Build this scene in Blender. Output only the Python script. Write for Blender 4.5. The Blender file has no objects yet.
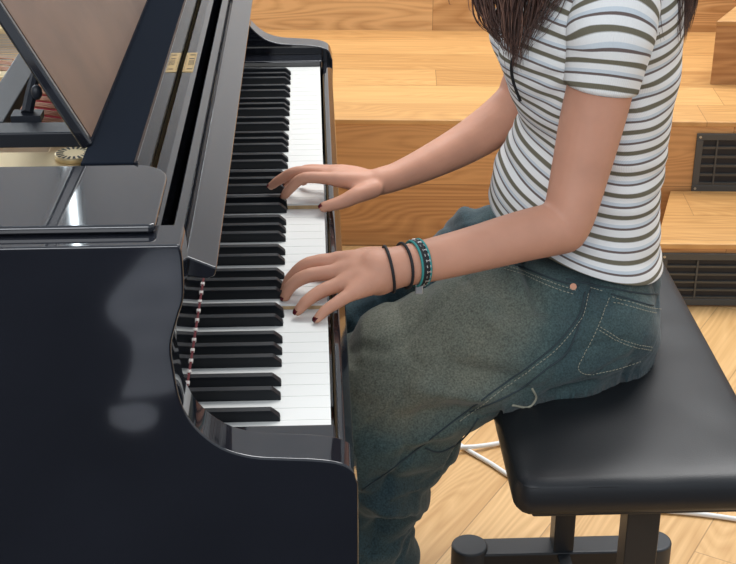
import bpy, bmesh, math, random
import numpy as np
from mathutils import Vector, Matrix, noise
from mathutils.bvhtree import BVHTree
C = bpy.context.scene
COL = C.collection
random.seed(7)
PI = math.pi

# ---------------------------------------------------------------- camera
FPX, PIT, YAW = 1391.634, 0.450018, 0.040403
CAM = Vector((-0.011287, -1.175196, 1.476794))
cd = bpy.data.cameras.new('camera'); co = bpy.data.objects.new('camera', cd); COL.objects.link(co)
cd.sensor_fit = 'HORIZONTAL'; cd.sensor_width = 36; cd.lens = FPX/736*36; cd.clip_start = 0.05; cd.clip_end = 100
co.location = CAM; co.rotation_euler = (PI/2-PIT, 0, -YAW)
C.camera = co
CF = Vector((math.sin(YAW)*math.cos(PIT), math.cos(YAW)*math.cos(PIT), -math.sin(PIT)))
CR = Vector((math.cos(YAW), -math.sin(YAW), 0)); CU = CR.cross(CF)

def P(x, y, Y=None, z=None, X=None):
    """the point of the place seen at photo pixel x,y that lies in the plane Y / z / X"""
    v = CF + CR*((x-368)/FPX) - CU*((y-282)/FPX)
    if Y is not None: t = (Y-CAM.y)/v.y
    elif z is not None: t = (z-CAM.z)/v.z
    else: t = (X-CAM.x)/v.x
    return CAM + v*t
def RW(px, p):                      # pixels to metres at point p
    return px*(p-CAM).dot(CF)/FPX

# ---------------------------------------------------------------- world, lights, exposure
w = bpy.data.worlds.new('world'); C.world = w; w.use_nodes = True
bg = w.node_tree.nodes['Background']
bg.inputs[0].default_value = (0.82, 0.90, 1.0, 1); bg.inputs[1].default_value = 0.60
def area(name, loc, target, sx, sy, power, col=(1, 1, 1)):
    l = bpy.data.lights.new(name, 'AREA'); l.shape = 'RECTANGLE'; l.size = sx; l.size_y = sy; l.energy = power; l.color = col
    o = bpy.data.objects.new(name, l); COL.objects.link(o); o.location = loc
    o.rotation_euler = (Vector(target)-Vector(loc)).to_track_quat('-Z', 'Y').to_euler()
    return o
area('skylight', (1.2, 2.6, 3.9), (0.4, 1.0, 0.3), 2.6, 1.8, 150, (1, 0.99, 0.975))
area('camera_side_fill', (-1.2, -3.2, 3.1), (0.4, 0.8, 0.7), 2.6, 1.4, 70, (0.95, 0.97, 1.0))  # fill lamp added behind the camera to brighten the player's near side
C.view_settings.view_transform = 'Standard'; C.view_settings.look = 'None'
C.view_settings.gamma = 1; C.view_settings.use_curve_mapping = False
C.view_settings.exposure = 0.25

# ---------------------------------------------------------------- materials
def mat(name, col, rough=0.5, metal=0.0, ior=1.5, coat=0.0, bump=None, var=None, emit=None, sheen=0):
    m = bpy.data.materials.new(name); m.use_nodes = True
    nt = m.node_tree; b = nt.nodes['Principled BSDF']
    b.inputs['Base Color'].default_value = (*col, 1); b.inputs['Roughness'].default_value = rough
    b.inputs['Metallic'].default_value = metal; b.inputs['IOR'].default_value = ior
    b.inputs['Coat Weight'].default_value = coat; b.inputs['Coat Roughness'].default_value = 0.03
    b.inputs['Sheen Weight'].default_value = sheen
    tc = nt.nodes.new('ShaderNodeTexCoord')
    if var:   # (scale, amount)
        n = nt.nodes.new('ShaderNodeTexNoise'); n.inputs['Scale'].default_value = var[0]; n.inputs['Detail'].default_value = 4
        nt.links.new(tc.outputs['Object'], n.inputs['Vector'])
        r = nt.nodes.new('ShaderNodeMapRange'); r.inputs[1].default_value = 0.3; r.inputs[2].default_value = 0.7
        r.inputs[3].default_value = 1-var[1]; r.inputs[4].default_value = 1+var[1]
        nt.links.new(n.outputs[0], r.inputs[0])
        x = nt.nodes.new('ShaderNodeMix'); x.data_type = 'RGBA'; x.blend_type = 'MULTIPLY'; x.inputs[0].default_value = 1
        x.inputs[6].default_value = (*col, 1); nt.links.new(r.outputs[0], x.inputs[7]); nt.links.new(x.outputs[2], b.inputs['Base Color'])
    if bump:  # (scale, strength, distance)
        n = nt.nodes.new('ShaderNodeTexNoise'); n.inputs['Scale'].default_value = bump[0]; n.inputs['Detail'].default_value = 5
        nt.links.new(tc.outputs['Object'], n.inputs['Vector'])
        u = nt.nodes.new('ShaderNodeBump'); u.inputs['Strength'].default_value = bump[1]; u.inputs['Distance'].default_value = bump[2]
        nt.links.new(n.outputs[0], u.inputs['Height']); nt.links.new(u.outputs[0], b.inputs['Normal'])
    if emit:
        b.inputs['Emission Color'].default_value = (*col, 1); b.inputs['Emission Strength'].default_value = emit
    return m

def wood(name, light, dark, plank, along=0, across=1, rot=0.0, rough=0.42, seam=0.5, shift=0.0, fig=1.0):
    """oak boards: `along`/`across` are object axes; rot turns the XY pattern about Z"""
    m = bpy.data.materials.new(name); m.use_nodes = True; nt = m.node_tree; N = nt.nodes.new; L = nt.links.new
    b = nt.nodes['Principled BSDF']; b.inputs['Roughness'].default_value = rough
    tc = N('ShaderNodeTexCoord'); mp = N('ShaderNodeMapping'); mp.inputs['Rotation'].default_value = (0, 0, -rot)
    L(tc.outputs['Object'], mp.inputs[0]); sp = N('ShaderNodeSeparateXYZ'); L(mp.outputs[0], sp.inputs[0])
    def M(op, a, bb=None, c=None):
        n = N('ShaderNodeMath'); n.operation = op
        for i, v in enumerate((a, bb, c)):
            if v is None: continue
            if isinstance(v, (int, float)): n.inputs[i].default_value = v
            else: L(v, n.inputs[i])
        return n.outputs[0]
    a_ = sp.outputs[along]; c_ = M('ADD', sp.outputs[across], shift)
    q = M('DIVIDE', c_, plank); idx = M('FLOOR', q); fr = M('FRACT', q)
    wn = N('ShaderNodeTexWhiteNoise'); wn.noise_dimensions = '1D'; L(idx, wn.inputs['W'])
    # board ends along the length
    a2 = M('ADD', a_, M('MULTIPLY', wn.outputs[0], 7.3)); q2 = M('DIVIDE', a2, 1.55); idx2 = M('FLOOR', q2); fr2 = M('FRACT', q2)
    wn2 = N('ShaderNodeTexWhiteNoise'); wn2.noise_dimensions = '2D'
    cb = N('ShaderNodeCombineXYZ'); L(idx, cb.inputs[0]); L(idx2, cb.inputs[1]); L(cb.outputs[0], wn2.inputs['Vector'])
    rnd = wn2.outputs[0]
    # fine grain
    v1 = N('ShaderNodeCombineXYZ'); L(M('MULTIPLY', a2, 3.0), v1.inputs[0]); L(M('MULTIPLY', c_, 95.0), v1.inputs[1]); L(M('MULTIPLY', rnd, 40.0), v1.inputs[2])
    g1 = N('ShaderNodeTexNoise'); g1.inputs['Scale'].default_value = 1.0; g1.inputs['Detail'].default_value = 3; L(v1.outputs[0], g1.inputs['Vector'])
    # cathedral figure: contour lines of a stretched smooth noise
    v2 = N('ShaderNodeCombineXYZ'); L(M('MULTIPLY', a2, 1.5), v2.inputs[0]); L(M('MULTIPLY', c_, 9.0), v2.inputs[1]); L(M('MULTIPLY', rnd, 30.0), v2.inputs[2])
    g2 = N('ShaderNodeTexNoise'); g2.inputs['Scale'].default_value = 1.0; g2.inputs['Detail'].default_value = 1; L(v2.outputs[0], g2.inputs['Vector'])
    rings = M('ABSOLUTE', M('SUBTRACT', M('FRACT', M('MULTIPLY', g2.outputs[0], 22.0)), 0.5))
    f = M('ADD', M('MULTIPLY', g1.outputs[0], 0.75), M('MULTIPLY', rings, 0.55*fig))
    f = M('ADD', f, M('MULTIPLY', M('SUBTRACT', rnd, 0.5), 0.42))
    cr = N('ShaderNodeValToRGB'); cr.color_ramp.elements[0].position = 0.22; cr.color_ramp.elements[1].position = 0.80
    cr.color_ramp.elements[0].color = (*dark, 1); cr.color_ramp.elements[1].color = (*light, 1); L(f, cr.inputs[0])
    edge = M('LESS_THAN', fr, 0.0022/plank); edge2 = M('LESS_THAN', fr2, 0.0012)
    e = M('MULTIPLY', M('MAXIMUM', edge, edge2), seam)
    mx = N('ShaderNodeMix'); mx.data_type = 'RGBA'; L(e, mx.inputs[0]); L(cr.outputs[0], mx.inputs[6]); mx.inputs[7].default_value = (dark[0]*.3, dark[1]*.25, dark[2]*.2, 1)
    L(mx.outputs[2], b.inputs['Base Color'])
    bp = N('ShaderNodeBump'); bp.inputs['Strength'].default_value = 0.15; bp.inputs['Distance'].default_value = 0.001; L(f, bp.inputs['Height']); L(bp.outputs[0], b.inputs['Normal'])
    return m

OAKL, OAKD = (0.76, 0.47, 0.20), (0.47, 0.235, 0.085)
m_floor = wood('floor_oak', (0.78, 0.50, 0.23), (0.54, 0.30, 0.11), 0.125, rot=math.radians(57.8), rough=0.35, fig=0.8)
m_tread = wood('tread_oak', (0.68, 0.385, 0.145), (0.44, 0.22, 0.072), 0.145, rough=0.36, shift=0.02, fig=0.7)
m_riser = wood('riser_oak', (0.60, 0.31, 0.12), (0.34, 0.15, 0.05), 0.17, along=0, across=2, rough=0.4, shift=0.0)
m_riser_lit = wood('lit_upper_riser_oak', (0.74, 0.45, 0.20), (0.46, 0.235, 0.085), 0.27, along=0, across=2, rough=0.4, shift=.20, fig=1.5)  # riser oak lightened for the light falling up there; wider boards, stronger figure
m_sidew = wood('step_side_oak', OAKL, OAKD, 0.17, along=1, across=2, rough=0.4)
m_wall = mat('white_plaster', (0.77, 0.80, 0.82), 0.9, bump=(60, .1, .002))
m_refl_pale = mat('reflected_pale_grey', (0.62, 0.64, 0.70), 0.9, var=(7, .2))  # for the added floor pieces mirrored in the rim
m_refl_dark = mat('reflected_dark_slate', (0.030, 0.033, 0.045), 0.95, bump=(500, .5, .003), var=(3, .3))  # for the added dark floor cover mirrored in the rim
m_black = mat('black_polyester_lacquer', (0.009, 0.010, 0.014), 0.06, ior=1.6, coat=0.35, var=(6, .15))
m_satin = mat('satin_black_lacquer', (0.016, 0.019, 0.026), 0.42, ior=1.45, bump=(400, .08, .0004))
m_panel = mat('desk_panel_brown', (0.115, 0.062, 0.038), 0.32, ior=1.4, var=(14, .2))  # brown with slight random mottling
m_shelf = mat('matte_black_shelf', (0.009, 0.012, 0.018), 0.9, ior=1.08)
m_white = mat('ivory_white_keytop', (0.76, 0.76, 0.73), 0.25, ior=1.5)
m_keywood = mat('spruce_key_wood', (0.52, 0.36, 0.19), 0.6, var=(60, .2))
m_sharp = mat('black_key_plastic', (0.006, 0.008, 0.011), 0.38, ior=1.33)
m_gold = mat('gold_painted_iron', (0.78, 0.62, 0.36), 0.38, metal=0.55, bump=(120, .1, .001))
m_brass = mat('brass', (0.72, 0.52, 0.24), 0.3, metal=1)
m_steel = mat('string_steel', (0.55, 0.54, 0.53), 0.3, metal=1)
m_copper = mat('copper_wound_string', (0.55, 0.30, 0.2), 0.35, metal=1)
m_feltd = mat('dark_red_felt', (0.16, 0.03, 0.035), 0.95)
m_redfelt = mat('red_felt', (0.55, 0.05, 0.07), 0.95, bump=(900, .4, .001))
m_bone = mat('pale_felt', (0.72, 0.66, 0.62), 0.9)
m_board = mat('soundboard_spruce', (0.55, 0.38, 0.2), 0.4, var=(8, .15))
m_leather = mat('black_leatherette', (0.010, 0.011, 0.013), 0.42, ior=1.45, bump=(420, .25, .0006))
m_metal = mat('black_powder_coat', (0.009, 0.011, 0.014), 0.42, ior=1.5, bump=(500, .1, .0004))
m_rubber = mat('dark_grey_rubber', (0.022, 0.026, 0.031), 0.5)
m_vent = mat('grey_painted_steel', (0.060, 0.062, 0.060), 0.42)
m_void = mat('dark_duct', (0.006, 0.007, 0.010), 0.6)
m_screw = mat('zinc_screw', (0.45, 0.45, 0.45), 0.35, metal=1)
m_cable = mat('white_cable_jacket', (0.80, 0.80, 0.78), 0.4)
m_skin = mat('skin', (0.565, 0.285, 0.19), 0.55, ior=1.4, var=(22, .07), bump=(350, .12, .0006))
m_skin.node_tree.nodes['Principled BSDF'].inputs['Subsurface Weight'].default_value = 0.12
m_skin.node_tree.nodes['Principled BSDF'].inputs['Subsurface Radius'].default_value = (0.012, 0.005, 0.003)
m_nail = mat('dark_red_nail_polish', (0.16, 0.018, 0.03), 0.15)
m_hair = mat('dark_brown_hair', (0.066, 0.031, 0.022), 0.42, ior=1.55, var=(90, .5))
m_hair2 = mat('reddish_brown_hair', (0.15, 0.075, 0.050), 0.38, ior=1.55, var=(90, .4))
m_eye = mat('eye_white', (0.8, 0.8, 0.78), 0.2); m_iris = mat('brown_iris', (0.06, 0.03, 0.015), 0.2)
m_lip = mat('lip', (0.45, 0.16, 0.14), 0.4)
m_thread = mat('pale_olive_thread', (0.30, 0.29, 0.22), 0.8)
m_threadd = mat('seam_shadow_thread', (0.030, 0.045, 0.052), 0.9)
m_cop = mat('copper_rivet', (0.55, 0.27, 0.17), 0.6, metal=.3)
m_tie = mat('black_elastic', (0.010, 0.010, 0.012), 0.7)
m_teal = mat('teal_thread', (0.03, 0.24, 0.23), 0.7)
m_silver = mat('silver_charm', (0.7, 0.7, 0.7), 0.3, metal=0.8)
m_shoe = mat('white_canvas', (0.7, 0.7, 0.68), 0.7); m_sole = mat('rubber_sole', (0.75, 0.74, 0.7), 0.6)

def m_denim():
    m = bpy.data.materials.new('washed_denim'); m.use_nodes = True; nt = m.node_tree; N = nt.nodes.new; L = nt.links.new
    b = nt.nodes['Principled BSDF']; b.inputs['Roughness'].default_value = 0.85; b.inputs['Sheen Weight'].default_value = 0.15
    b.inputs['Specular IOR Level'].default_value = 0.2
    at = N('ShaderNodeAttribute'); at.attribute_name = 'wash'
    tc = N('ShaderNodeTexCoord')
    n = N('ShaderNodeTexNoise'); n.inputs['Scale'].default_value = 420; n.inputs['Detail'].default_value = 3; L(tc.outputs['Object'], n.inputs['Vector'])
    n2 = N('ShaderNodeTexNoise'); n2.inputs['Scale'].default_value = 17; n2.inputs['Detail'].default_value = 5; L(tc.outputs['Object'], n2.inputs['Vector'])
    s = N('ShaderNodeMath'); s.operation = 'MULTIPLY_ADD'; L(n2.outputs[0], s.inputs[0]); s.inputs[1].default_value = 0.55; s.inputs[2].default_value = -0.27
    a = N('ShaderNodeMath'); a.operation = 'ADD'; a.use_clamp = True; L(at.outputs['Fac'], a.inputs[0]); L(s.outputs[0], a.inputs[1])
    cr = N('ShaderNodeValToRGB'); e = cr.color_ramp.elements
    e[0].position = 0; e[0].color = (0.018, 0.040, 0.052, 1); e[1].position = 1; e[1].color = (0.140, 0.145, 0.112, 1)
    k = e.new(0.45); k.color = (0.060, 0.092, 0.088, 1)
    L(a.outputs[0], cr.inputs[0])
    mr = N('ShaderNodeMapRange'); L(n.outputs[0], mr.inputs[0]); mr.inputs[1].default_value = .3; mr.inputs[2].default_value = .7; mr.inputs[3].default_value = .62; mr.inputs[4].default_value = 1.38
    x = N('ShaderNodeMix'); x.data_type = 'RGBA'; x.blend_type = 'MULTIPLY'; x.inputs[0].default_value = 1; L(cr.outputs[0], x.inputs[6]); L(mr.outputs[0], x.inputs[7])
    L(x.outputs[2], b.inputs['Base Color'])
    bp = N('ShaderNodeBump'); bp.inputs['Strength'].default_value = .5; bp.inputs['Distance'].default_value = .004
    n3 = N('ShaderNodeTexNoise'); n3.inputs['Scale'].default_value = 28; n3.inputs['Detail'].default_value = 3; L(tc.outputs['Object'], n3.inputs['Vector'])
    L(n3.outputs[0], bp.inputs['Height']); L(bp.outputs[0], b.inputs['Normal'])
    return m
m_jeans = m_denim()

def m_stripes():
    m = bpy.data.materials.new('striped_rib_knit'); m.use_nodes = True; nt = m.node_tree; N = nt.nodes.new; L = nt.links.new
    b = nt.nodes['Principled BSDF']; b.inputs['Roughness'].default_value = 0.9; b.inputs['Specular IOR Level'].default_value = 0.2
    uv = N('ShaderNodeUVMap'); uv.uv_map = 'cloth'; sp = N('ShaderNodeSeparateXYZ'); L(uv.outputs[0], sp.inputs[0])
    d = N('ShaderNodeMath'); d.operation = 'DIVIDE'; L(sp.outputs[1], d.inputs[0]); d.inputs[1].default_value = 0.0285
    f = N('ShaderNodeMath'); f.operation = 'FRACT'; L(d.outputs[0], f.inputs[0])
    cr = N('ShaderNodeValToRGB'); cr.color_ramp.interpolation = 'LINEAR'
    W_ = (0.86, 0.86, 0.84, 1); O_ = (0.17, 0.155, 0.11, 1); B_ = (0.62, 0.68, 0.72, 1); T_ = (0.16, 0.125, 0.115, 1)
    st = [(0, O_), (.18, O_), (.225, W_), (.42, W_), (.44, B_), (.56, B_), (.575, T_), (.655, T_), (.68, W_), (.97, W_), (1.0, O_)]
    e = cr.color_ramp.elements
    e[0].position = 0; e[0].color = st[0][1]; e[1].position = 1; e[1].color = st[-1][1]
    for p_, c_ in st[1:-1]:
        k = e.new(p_); k.color = c_
    L(f.outputs[0], cr.inputs[0]); L(cr.outputs[0], b.inputs['Base Color'])
    wv = N('ShaderNodeMath'); wv.operation = 'SINE'; q = N('ShaderNodeMath'); q.operation = 'MULTIPLY'; L(sp.outputs[0], q.inputs[0]); q.inputs[1].default_value = 2*PI/0.0028; L(q.outputs[0], wv.inputs[0])
    bp = N('ShaderNodeBump'); bp.inputs['Strength'].default_value = .25; bp.inputs['Distance'].default_value = .0006; L(wv.outputs[0], bp.inputs['Height']); L(bp.outputs[0], b.inputs['Normal'])
    return m
m_shirt = m_stripes()

# ---------------------------------------------------------------- helpers
def empty(name, loc, label, cat, group=None):
    o = bpy.data.objects.new(name, None); COL.objects.link(o); o.location = loc; o.empty_display_size = .05
    o['label'] = label; o['category'] = cat
    if group: o['group'] = group
    return o
def link(name, me, m, parent=None, smooth=False, label=None):
    """mesh with world coordinates; parents keep the world position"""
    ms = m if isinstance(m, (list, tuple)) else [m]
    for x in ms: me.materials.append(x)
    if smooth:
        for p in me.polygons: p.use_smooth = True
    o = bpy.data.objects.new(name, me); COL.objects.link(o)
    if parent:
        o.parent = parent
        if parent.name.startswith('vent_grille'): return o
        loc = Vector((0, 0, 0)); q = parent
        while q: loc += q.location; q = q.parent
        o.location = -loc
    if label: o['label'] = label
    return o
def fin(name, bm, m, parent=None, smooth=False, label=None, bevel=0, seg=2):
    bmesh.ops.recalc_face_normals(bm, faces=bm.faces)
    me = bpy.data.meshes.new(name); bm.to_mesh(me); bm.free()
    o = link(name, me, m, parent, smooth or bevel > 0, label)
    if bevel:
        b = o.modifiers.new('bevel', 'BEVEL'); b.width = bevel; b.segments = seg; b.limit_method = 'ANGLE'; b.angle_limit = math.radians(30); b.harden_normals = True
    return o
def structure(o): o['kind'] = 'structure'; return o
def box(bm, x0, x1, y0, y1, z0, z1, mi=0):
    v = [bm.verts.new((x, y, z)) for x in (x0, x1) for y in (y0, y1) for z in (z0, z1)]
    for q in ((0, 1, 3, 2), (4, 6, 7, 5), (0, 4, 5, 1), (2, 3, 7, 6), (0, 2, 6, 4), (1, 5, 7, 3)):
        f = bm.faces.new([v[i] for i in q]); f.material_index = mi
def prism(bm, pts, a0, a1, axis=1, mi=0):
    """polygon pts in the plane normal to axis, extruded a0..a1. axis 1: pts are (X,z); axis 2: (X,Y); axis 0: (Y,z)"""
    def mk(p, a): return {0: (a, p[0], p[1]), 1: (p[0], a, p[1]), 2: (p[0], p[1], a)}[axis]
    A = [bm.verts.new(mk(p, a0)) for p in pts]; B = [bm.verts.new(mk(p, a1)) for p in pts]
    n = len(pts)
    fs = [bm.faces.new(A), bm.faces.new(list(reversed(B)))]
    for i in range(n): fs.append(bm.faces.new((A[i], B[i], B[(i+1) % n], A[(i+1) % n])))
    for f in fs: f.material_index = mi
def frame(d):
    d = d.normalized(); u = Vector((0, 0, 1)) if abs(d.z) < .9 else Vector((1, 0, 0))
    s = d.cross(u).normalized(); return s, s.cross(d).normalized()
def tube(bm, pts, rad, n=10, cap=True, sy=1.0):
    pts = [Vector(p) for p in pts]; rs = rad if isinstance(rad, (list, tuple)) else [rad]*len(pts)
    rings = []; s = None
    for i, p in enumerate(pts):
        d = (pts[min(i+1, len(pts)-1)]-pts[max(i-1, 0)]).normalized()
        if s is None: s, u = frame(d)
        else:
            s = (s-d*s.dot(d)).normalized(); u = s.cross(d)
        rings.append([bm.verts.new(p+s*math.cos(2*PI*k/n)*rs[i]+u*math.sin(2*PI*k/n)*rs[i]*sy) for k in range(n)])
    for a, b in zip(rings, rings[1:]):
        for k in range(n): bm.faces.new((a[k], a[(k+1) % n], b[(k+1) % n], b[k]))
    if cap: bm.faces.new(list(reversed(rings[0]))); bm.faces.new(rings[-1])
def spline(pts, k=8):
    """Catmull-Rom through pts; pts may carry extra numbers after xyz"""
    pts = [np.array(p, float) for p in pts]; out = []
    q = [2*pts[0]-pts[1]]+pts+[2*pts[-1]-pts[-2]]
    for i in range(1, len(q)-2):
        for j in range(k):
            t = j/k; a, b, c, d = q[i-1], q[i], q[i+1], q[i+2]
            out.append(.5*((2*b)+(-a+c)*t+(2*a-5*b+4*c-d)*t*t+(-a+3*b-3*c+d)*t**3))
    out.append(pts[-1]); return out
def cyl(bm, c, r, z0, z1, n=24):
    tube(bm, [(c[0], c[1], z0), (c[0], c[1], z1)], r, n)
def ball(bm, c, r, sc=(1, 1, 1), rot=None, seg=20, ring=14):
    M = Matrix.Translation(c) @ (rot.to_4x4() if rot else Matrix.Identity(4)) @ Matrix.Diagonal((r*sc[0], r*sc[1], r*sc[2], 1))
    bmesh.ops.create_uvsphere(bm, u_segments=seg, v_segments=ring, radius=1, matrix=M)
def limb(bm, pts, n=16):
    """tapered chain with round ends: pts = (Vector, radius)"""
    sp = spline([(*p, r) for p, r in pts], 6)
    tube(bm, [q[:3] for q in sp], [q[3] for q in sp], n)
    for q in (sp[0], sp[-1]): ball(bm, Vector(q[:3]), q[3]*.999, seg=n, ring=10)
def fuse(bm, name, voxel, smooth_it, m, parent, label=None, dec=None):
    """union everything in bm into one continuous skin"""
    me = bpy.data.meshes.new(name); bm.to_mesh(me); bm.free()
    o = bpy.data.objects.new(name, me); COL.objects.link(o)
    r = o.modifiers.new('r', 'REMESH'); r.mode = 'VOXEL'; r.voxel_size = voxel
    s = o.modifiers.new('s', 'SMOOTH'); s.iterations = smooth_it; s.factor = 0.5
    dg = bpy.context.evaluated_depsgraph_get(); me2 = bpy.data.meshes.new_from_object(o.evaluated_get(dg))
    bpy.data.objects.remove(o); me2.name = name
    return link(name, me2, m, parent, True, label)

# ---------------------------------------------------------------- the room
bm = bmesh.new(); box(bm, -4.5, 4.5, -3.5, 5.2, -0.08, 0)
structure(fin('floor', bm, m_floor))
bm = bmesh.new(); box(bm, -4.5, 4.5, -3.45, -.35, 0.0, .006); structure(fin('floor_reflection_dark', bm, m_refl_dark))  # unseen dark cover, added to keep the rim's reflection dark
# the timber steps stand a few degrees askew to the keyboard: built in their own frame (u along, v deep)
SO, SA = Vector((.555, 2.067, 0)), math.radians(-3.5)
SU = Vector((math.cos(SA), math.sin(SA), 0)); SV = Vector((-math.sin(SA), math.cos(SA), 0))
def PV(x, y, v):
    """pixel to (u, z) on the step plane v"""
    r = CF + CR*((x-368)/FPX) - CU*((y-282)/FPX); t = (v-(CAM-SO).dot(SV))/r.dot(SV); q = CAM+r*t
    return (q-SO).dot(SU), q.z
def onstep(o): o.location = SO; o.rotation_euler = (0, 0, SA); return o
V1, V2, V3 = -.328, 0.0, .812
LIP = .013
def step(k, u0, u1, v0, v1, z0, z1, m_riser=m_riser):
    bm = bmesh.new(); box(bm, u0, u1, v0, v1, z0, z1-LIP); onstep(structure(fin('trim_%d' % k, bm, m_riser)))
    bm = bmesh.new(); box(bm, u0, u1, v0-.003, v1, z1-LIP, z1); onstep(structure(fin('trim_%d' % (k+1), bm, m_tread, bevel=.002)))
step(1, -5, 4, V2, V3, 0, .343)
step(3, -5, 4, V3, 3.3, 0, .683, m_riser_lit)
def stair(k, ul0, ul1, u1, v0, v1, z0, z1):
    bm = bmesh.new(); prism(bm, [(ul0, v0), (u1, v0), (u1, v1), (ul1, v1)], z0, z1-LIP, axis=2); onstep(structure(fin('trim_%d' % k, bm, m_riser)))
    bm = bmesh.new(); prism(bm, [(ul0-.002, v0-.003), (u1, v0-.003), (u1, v1), (ul1-.002, v1)], z1-LIP, z1, axis=2); onstep(structure(fin('trim_%d' % (k+1), bm, m_tread, bevel=.002)))
stair(5, PV(656.5, 246, V1)[0], PV(671, 190, V2)[0], 2.6, V1, V2-.004, 0.0, .161)
qb = P(731, 10, z=.514)-SO; ub0 = PV(710, 85, .30)[0]
stair(7, ub0, ub0+(qb.dot(SU)-ub0)/(qb.dot(SV)-.30)*(V3-.304), 2.6, .30, V3-.004, .343, .514)
bm = bmesh.new(); box(bm, -4.5, 4.5, 5.2, 5.35, -0.08, 4.2); structure(fin('wall_back', bm, m_wall))
bm = bmesh.new(); box(bm, -4.65, -4.5, -3.5, 5.35, -0.08, 4.2); structure(fin('wall_left', bm, m_wall))
bm = bmesh.new(); box(bm, 4.5, 4.65, -3.5, 5.35, -0.08, 4.2); structure(fin('wall_right', bm, m_wall))
for rn, rp in enumerate(([(-.359, -2.249), (-.435, -2.24), (-.475, -2.106), (-.505, -1.959), (-.489, -1.866), (-.437, -1.776), (-.419, -1.71), (-.414, -1.608), (-.421, -1.524), (-.407, -1.511), (-.318, -1.528), (-.314, -1.583), (-.338, -1.716), (-.333, -1.86), (-.329, -1.963), (-.346, -2.176)],
                        [(-.441, -1.47), (-.381, -1.485), (-.342, -1.461), (-.341, -1.403), (-.378, -1.378), (-.427, -1.406)])):
    q = [t[:2] for t in spline([(a, b, 0) for a, b in rp]+[(*rp[0], 0)], 5)][:-1]
    bm = bmesh.new(); prism(bm, q, .0062, .012, axis=2); structure(fin('floor_reflection_pale', bm, m_refl_pale, bevel=.002))  # unseen pale pieces, added and shaped to mirror a patch in the rim
# tall narrow window in the back wall: the source of the bright streak on the lacquer
m_sky = mat('bright_daylight_glass', (0.85, 0.95, 1.0), 0.2, emit=14)
bm = bmesh.new(); box(bm, -1.215, -1.180, 5.17, 5.195, 2.2, 4.1); win = structure(fin('window_1', bm, m_sky))
bm = bmesh.new()
for a in ((-1.245, -1.215, 2.17, 4.13), (-1.18, -1.15, 2.17, 4.13), (-1.215, -1.18, 2.17, 2.2), (-1.215, -1.18, 4.1, 4.13)): box(bm, a[0], a[1], 5.15, 5.2, a[2], a[3])
fin('window_frame', bm, m_vent, win)

m_highlight = mat('highlight_glow', (0.88, 0.95, 1.0), 0.2, emit=7)
bm = bmesh.new(); box(bm, -3.6, -2.05, 5.17, 5.195, 1.5, 4.0); win = structure(fin('highlight_pane', bm, m_highlight))  # unseen glowing pane added for highlights along the lacquer edges
bm = bmesh.new()
for a in ((-3.65, -3.6, 1.45, 4.05), (-2.05, -2.0, 1.45, 4.05), (-3.6, -2.05, 1.45, 1.5), (-3.6, -2.05, 4.0, 4.05), (-2.84, -2.81, 1.5, 4.0)): box(bm, a[0], a[1], 5.15, 5.2, a[2], a[3])
fin('window_frame', bm, m_vent, win)  # surround of the added glowing pane

def vent(label, x0, x1, z0, z1, yf, nsl, posts):
    c = empty('vent_grille', SO, label, 'vent'); c.rotation_euler = (0, 0, SA)
    b = .017
    bm = bmesh.new()
    box(bm, x0, x1, yf-.006, yf, z1-b, z1); box(bm, x0, x1, yf-.006, yf, z0, z0+b)
    box(bm, x0, x0+b, yf-.006, yf, z0+b, z1-b); box(bm, x1-b, x1, yf-.006, yf, z0+b, z1-b)
    fin('frame', bm, m_vent, c, bevel=.0015)
    bm = bmesh.new(); box(bm, x0+b, x1-b, yf-.0012, yf-.0004, z0+b, z1-b); fin('backing', bm, m_void, c)
    h = (z1-z0-2*b)/nsl
    for i in range(nsl):
        zc = z0+b+h*i
        bm = bmesh.new(); prism(bm, [(yf-.0055, zc+h*.30), (yf-.0045, zc+h*.02), (yf-.0013, zc+h*.20), (yf-.0018, zc+h*.34)], x0+b, x1-b, axis=0)
        fin('slat', bm, m_vent, c)
    for px in posts:
        bm = bmesh.new(); box(bm, px, px+.004, yf-.0062, yf-.002, z0+b, z1-b); fin('divider', bm, m_vent, c)
    for sx in (x0+b*.5, x1-b*.5):
        for sz in (z0+b*.5, z1-b*.5):
            bm = bmesh.new(); tube(bm, [(sx, yf-.0075, sz), (sx, yf-.006, sz)], .0032, 12); fin('screw', bm, m_screw, c)
    return c
ua = PV(661, 250, V1)[0]
vent('long dark grey vent grille at floor level in the front of the low step', ua, ua+.62, .004, .138, V1, 5, (ua+.085, ua+.205, ua+.325, ua+.445))
ub, zb = PV(697, 133, V2)
vent('dark grey vent grille in the tall riser above the low step', ub, ub+.44, .160, zb, V2, 5, (ub+.050, ub+.17, ub+.29))

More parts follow.
